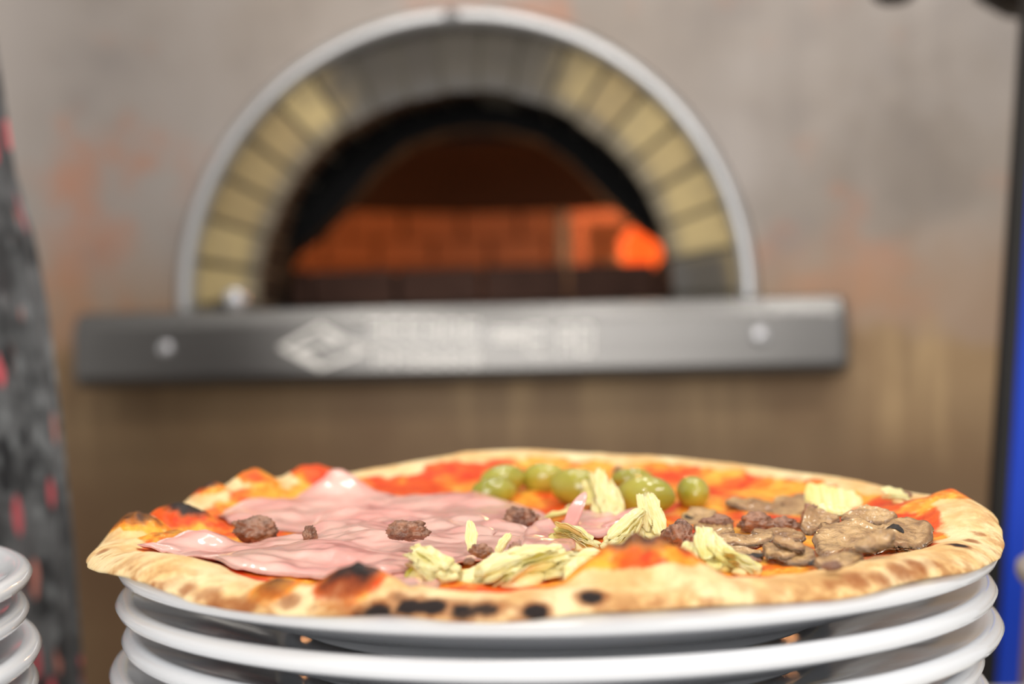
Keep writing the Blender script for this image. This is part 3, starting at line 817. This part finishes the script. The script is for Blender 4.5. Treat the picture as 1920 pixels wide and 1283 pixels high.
artichoke(1140, 972, .021, 10, 5, 8, 50, 'upright artichoke leaves between the olives', spread=22)
artichoke(1115, 950, .017, 25, 3, 9, 60, spread=20)
artichoke(1340, 1062, .020, 15, 5, 10, 30, 'artichoke leaves standing in front of the mushrooms', spread=30)
artichoke(1285, 1070, .017, -20, 4, 11, 20)
artichoke(1400, 1072, .014, 60, 3, 13, 18)
artichoke(1690, 940, .012, 80, 2, 14, 8)
for (px, py, yaw, tl, L) in ((886, 1035, 8, 62, .012), (930, 1036, -35, 40, .010), (1020, 968, -70, 8, .02), (1060, 950, -80, 8, .02), (1000, 1062, -70, 16, .018)):
    leaf(frame(px, py, .0035, yaw, tl), L, L*.34, .1, .3, pz, px, 'artichoke_leaf')

def m_mush():
    t = NT('mushroom'); co = t.coord('Object'); uv = t.attr('puv').outputs['Vector']; s = t.sep(uv)[2]
    n = t.noise(co, 70, 5, .6); n2 = t.noise(t.coord('Object', scale=(1, 1.8, 1), rot=(0, 0, .5)), 260, 4, .6, dist=.6)
    c = t.mix(t.step(n, .35, .66), lin(210, 170, 116), lin(156, 112, 68))
    c = t.mix(t.math('MULTIPLY', t.step(n2, .48, .68), .65), c, lin(108, 72, 42))
    c = t.mix(t.math('MULTIPLY', t.step(s, .88, .98), .7), c, lin(104, 70, 44))
    t.set(color=c, rough=.34, spec=.45, coat=.4, coatr=.12); t.bump(t.math('ADD', n, n2), .7, .0018); return t.m
M_MUSH = m_mush(); M_GILL = m_plain('mushroom_gills', lin(44, 34, 28), .6, ns=90, var=.5)
def tilted(px, py, c, tilt):
    n_ = Vector((0, -math.sin(math.radians(tilt)), math.cos(math.radians(tilt)))); o = Vector((0, 0, ZC)); d = ray(px, py)
    return o+d*((c-o).dot(n_)/d.dot(n_))
def mush(pts, lift=.0035, tilt=10, th=.0026, seed=0, label=None, gill=(), curl=.0012, name='mushroom_slice', mat=None, uvs=1):
    th *= .8
    n = len(pts); cx, cy = sum(p[0] for p in pts)/n, sum(p[1] for p in pts)/n
    c = hit(cx, cy, lift); q = [tilted(x, y, c, tilt) for x, y in pts]
    sl = math.tan(math.radians(tilt))
    o = chaikin([v_.xy for v_ in q], 2); o = [p+Vector((nz(p.x, p.y, seed, 330), nz(p.x, p.y, seed+2, 330)))*.0012 for p in o]
    z = lambda x, y, s=0: c.z+sl*(y-c.y)+curl*(nz(x, y, seed, 110)+.5*nz(x, y, seed, 240))+.0005*nz(x*1.6, y, seed, 620)
    b = patch(name, o, lambda x, y, s: z(x, y)-.0004*sst(.9, 1, s), lambda x, y, s: th*(1+.3*nz(x, y, seed, 150)), mat or M_MUSH, 22, label=label, rd=.05, uvs=uvs)
    for g in gill:
        gq = chaikin([tilted(x, y, c+Vector((0, 0, .0008)), tilt).xy for x, y in g], 2)
        patch('gills', gq, lambda x, y, s: z(x, y)+.0006, .0008, M_GILL, 4, parent=b)
    return b
A = lambda l: [(1420+x/3.84, 840+y/3.84) for x, y in l]
B = lambda l: [(1100+x/4.79, 820+y/4.79) for x, y in l]
mush(A([(410, 580), (480, 530), (620, 510), (760, 520), (900, 545), (1000, 500), (1100, 490), (1230, 520), (1280, 580), (1260, 640), (1190, 690), (1080, 695), (1000, 680), (960, 690), (860, 710), (780, 695), (720, 715), (600, 760), (480, 785), (440, 740), (405, 660)]), .0058, 14, .0042, 1, 'largest mushroom slice with a dark gill slit nearest the right crust', [A([(905, 560), (950, 553), (1020, 568), (1065, 592), (1040, 600), (980, 584)])], .0018)
mush(A([(690, 660), (760, 625), (840, 620), (900, 590), (975, 590), (990, 640), (930, 685), (820, 708), (720, 700)]), .0078, 18, .0030, 21, 'knobbly mushroom stem lying on the largest slice')
mush(A([(600, 480), (640, 440), (700, 445), (740, 410), (800, 405), (880, 430), (960, 440), (1020, 475), (990, 510), (940, 530), (850, 530), (750, 515), (640, 510)]), .0095, 26, .003, 2, 'ragged mushroom slice lying behind the largest one')
mush(A([(300, 560), (350, 430), (400, 405), (450, 430), (590, 480), (590, 510), (420, 590), (360, 600)]), .0045, 24, .003, 3)
mush(B([(830, 750), (900, 640), (1000, 630), (1150, 640), (1180, 690), (1050, 760), (900, 790)]), .002, 8, .0026, 4, None, [B([(860, 710), (900, 690), (980, 695), (940, 715)])])
mush(B([(1240, 560), (1290, 520), (1450, 540), (1600, 560), (1750, 580), (1800, 560), (1750, 640), (1620, 660), (1450, 640), (1300, 600)]), .003, 14, .003, 5, 'long mushroom slice closest to the tomato sauce', [B([(1640, 668), (1690, 640), (1780, 640), (1740, 665)])])
mush(B([(1640, 560), (1800, 500), (1990, 500), (2060, 560), (1990, 660), (1750, 720), (1650, 700)]), .0025, 10, .003, 6)
mush(B([(1470, 810), (1650, 800), (1915, 830), (1990, 880), (1915, 905), (1700, 890), (1500, 860)]), .004, 10, .0026, 7)
mush(B([(950, 870), (1100, 820), (1320, 800), (1330, 850), (1150, 890), (980, 935)]), .004, 14, .0024, 8, None, [B([(955, 850), (1000, 820), (1060, 830), (1040, 870), (970, 890)])])
mush(B([(1060, 930), (1150, 890), (1400, 860), (1600, 830), (1690, 850), (1690, 910), (1500, 940), (1200, 960), (1100, 960)]), .0050, 16, .0026, 9, 'pale split mushroom slice in the middle of the mushrooms')
mush(B([(1100, 970), (1300, 985), (1500, 990), (1600, 1010), (1560, 1055), (1350, 1070), (1150, 1020)]), .0034, 12, .0028, 10, None, [B([(1370, 1072), (1440, 1050), (1590, 1040), (1570, 1062), (1440, 1080)])])
mush(B([(1540, 955), (1700, 940), (1915, 970), (1960, 1020), (1915, 1060), (1750, 1080), (1620, 1035)]), .0036, 12, .0028, 11)
mush(B([(1650, 900), (1760, 880), (1900, 940), (1990, 1000), (1900, 1010), (1760, 960)]), .0060, 26, .0022, 16)
mush(B([(960, 770), (1150, 740), (1300, 760), (1330, 800), (1180, 830), (1000, 830)]), .003, 8, .0024, 15)
mush(A([(370, 800), (500, 770), (760, 730), (780, 760), (700, 830), (600, 860), (480, 850)]), .0022, 10, .0028, 12, 'mushroom slice tucked against the front right crust')
mush(A([(0, 690), (150, 690), (400, 700), (430, 790), (300, 805), (120, 775)]), .003, 10, .0026, 13, None, [A([(350, 810), (430, 790), (440, 800), (390, 825)])])

mush(A([(335, 240), (450, 258), (560, 282), (720, 312), (780, 380), (700, 440), (600, 462), (440, 425), (430, 390), (345, 372)]), .0045, 50, .0045, 31, 'pale yellow artichoke piece standing at the back of the mushrooms', (), .0010, 'artichoke_piece', M_ART, 60)
mush(A([(425, 390), (520, 400), (640, 430), (720, 445), (600, 470), (450, 432)]), .0065, 30, .003, 32, None, (), .0008, 'artichoke_piece', M_ART, 60)
G = lambda l: [(640+x/3.43, 820+y/3.43) for x, y in l]
M_ARTG = m_plain('artichoke_outer_leaf', lin(196, 184, 62), .3, 0, ns=120, var=.3, coat=.3, coatr=.1)
mush(G([(390, 905), (450, 815), (510, 785), (590, 850), (610, 920), (560, 940), (480, 925)]), .0026, 24, .003, 33, 'olive green outer artichoke leaf beside the charred bubble', (), .0008, 'artichoke_leaf', M_ARTG)
mush(G([(1400, 840), (1480, 770), (1650, 760), (1690, 800), (1560, 900), (1480, 910)]), .0045, 22, .004, 35, None, (), .0010, 'artichoke_piece', M_ART, 70)

def m_meat():
    t = NT('brown_meat'); co = t.coord('Object'); n = t.noise(co, 220, 5, .65); n2 = t.noise(co, 80, 3)
    c = t.mix(t.step(n, .35, .66), lin(172, 124, 96), lin(104, 66, 48)); c = t.mix(t.math('MULTIPLY', t.step(n2, .45, .65), .5), c, lin(146, 112, 92))
    t.set(color=c, rough=.38, spec=.5, coat=.2, coatr=.15); t.bump(n, .7, .0016); return t.m
M_MEAT = m_meat()
def crumble(px, py, w, h, seed, yaw=0, tall=1, label=None, tilt=0, lift=.002):
    p = hit(px, py, lift); sc = p.y/F; a = w*sc/2; b = h*sc/2
    bm = bmesh.new(); bmesh.ops.create_icosphere(bm, subdivisions=5, radius=1)
    for v_ in bm.verts:
        c_ = v_.co.copy(); q = c_*1.5+Vector((seed*3.1, 0, 0))
        k_ = 1+.34*noise.noise(q)+.22*noise.noise(q*2.3)+.14*abs(noise.noise(q*5))+.07*noise.noise(q*11)
        v_.co = c_*k_
    bm.transform(Matrix.Translation(p+Vector((0, 0, b*.25))-PO) @ Matrix.Rotation(math.radians(yaw), 4, 'Z') @ Matrix.Rotation(math.radians(tilt), 4, 'Y') @ Matrix.Diagonal((a, max(b, a*.55), b, 1)))
    o = bm_obj('meat_crumble', bm, M_MEAT, pz, True)
    if label: o['label'] = label
crumble(478, 998, 82, 44, 1, 0, label='largest brown meat crumble on the left of the ham', lift=.004)
crumble(765, 1000, 74, 36, 2, 0, label='brown meat crumble in the middle of the ham', lift=.009)
crumble(975, 978, 66, 42, 3, 0, label='brown meat crumble at the back edge of the ham', lift=.004)
crumble(902, 1036, 40, 24, 4, lift=.006); crumble(966, 1030, 24, 18, 5, lift=.006); crumble(880, 1054, 20, 12, 6, lift=.005)
crumble(1274, 1022, 52, 66, 7, 30, label='upright brown meat crumble behind the big crust bubble')
crumble(1222, 1000, 48, 34, 8); crumble(1160, 900, 22, 40, 9); crumble(1345, 985, 54, 28, 10); crumble(1420, 986, 66, 34, 11, label='long brown meat crumble among the mushrooms')
crumble(1470, 988, 60, 26, 12); crumble(1525, 975, 40, 44, 13); crumble(1400, 1056, 44, 20, 14); crumble(1560, 1064, 36, 18, 15); crumble(1190, 1015, 26, 16, 16)
crumble(582, 1008, 24, 34, 17, lift=.005); crumble(1700, 930, 20, 10, 18); crumble(698, 1046, 14, 12, 19)
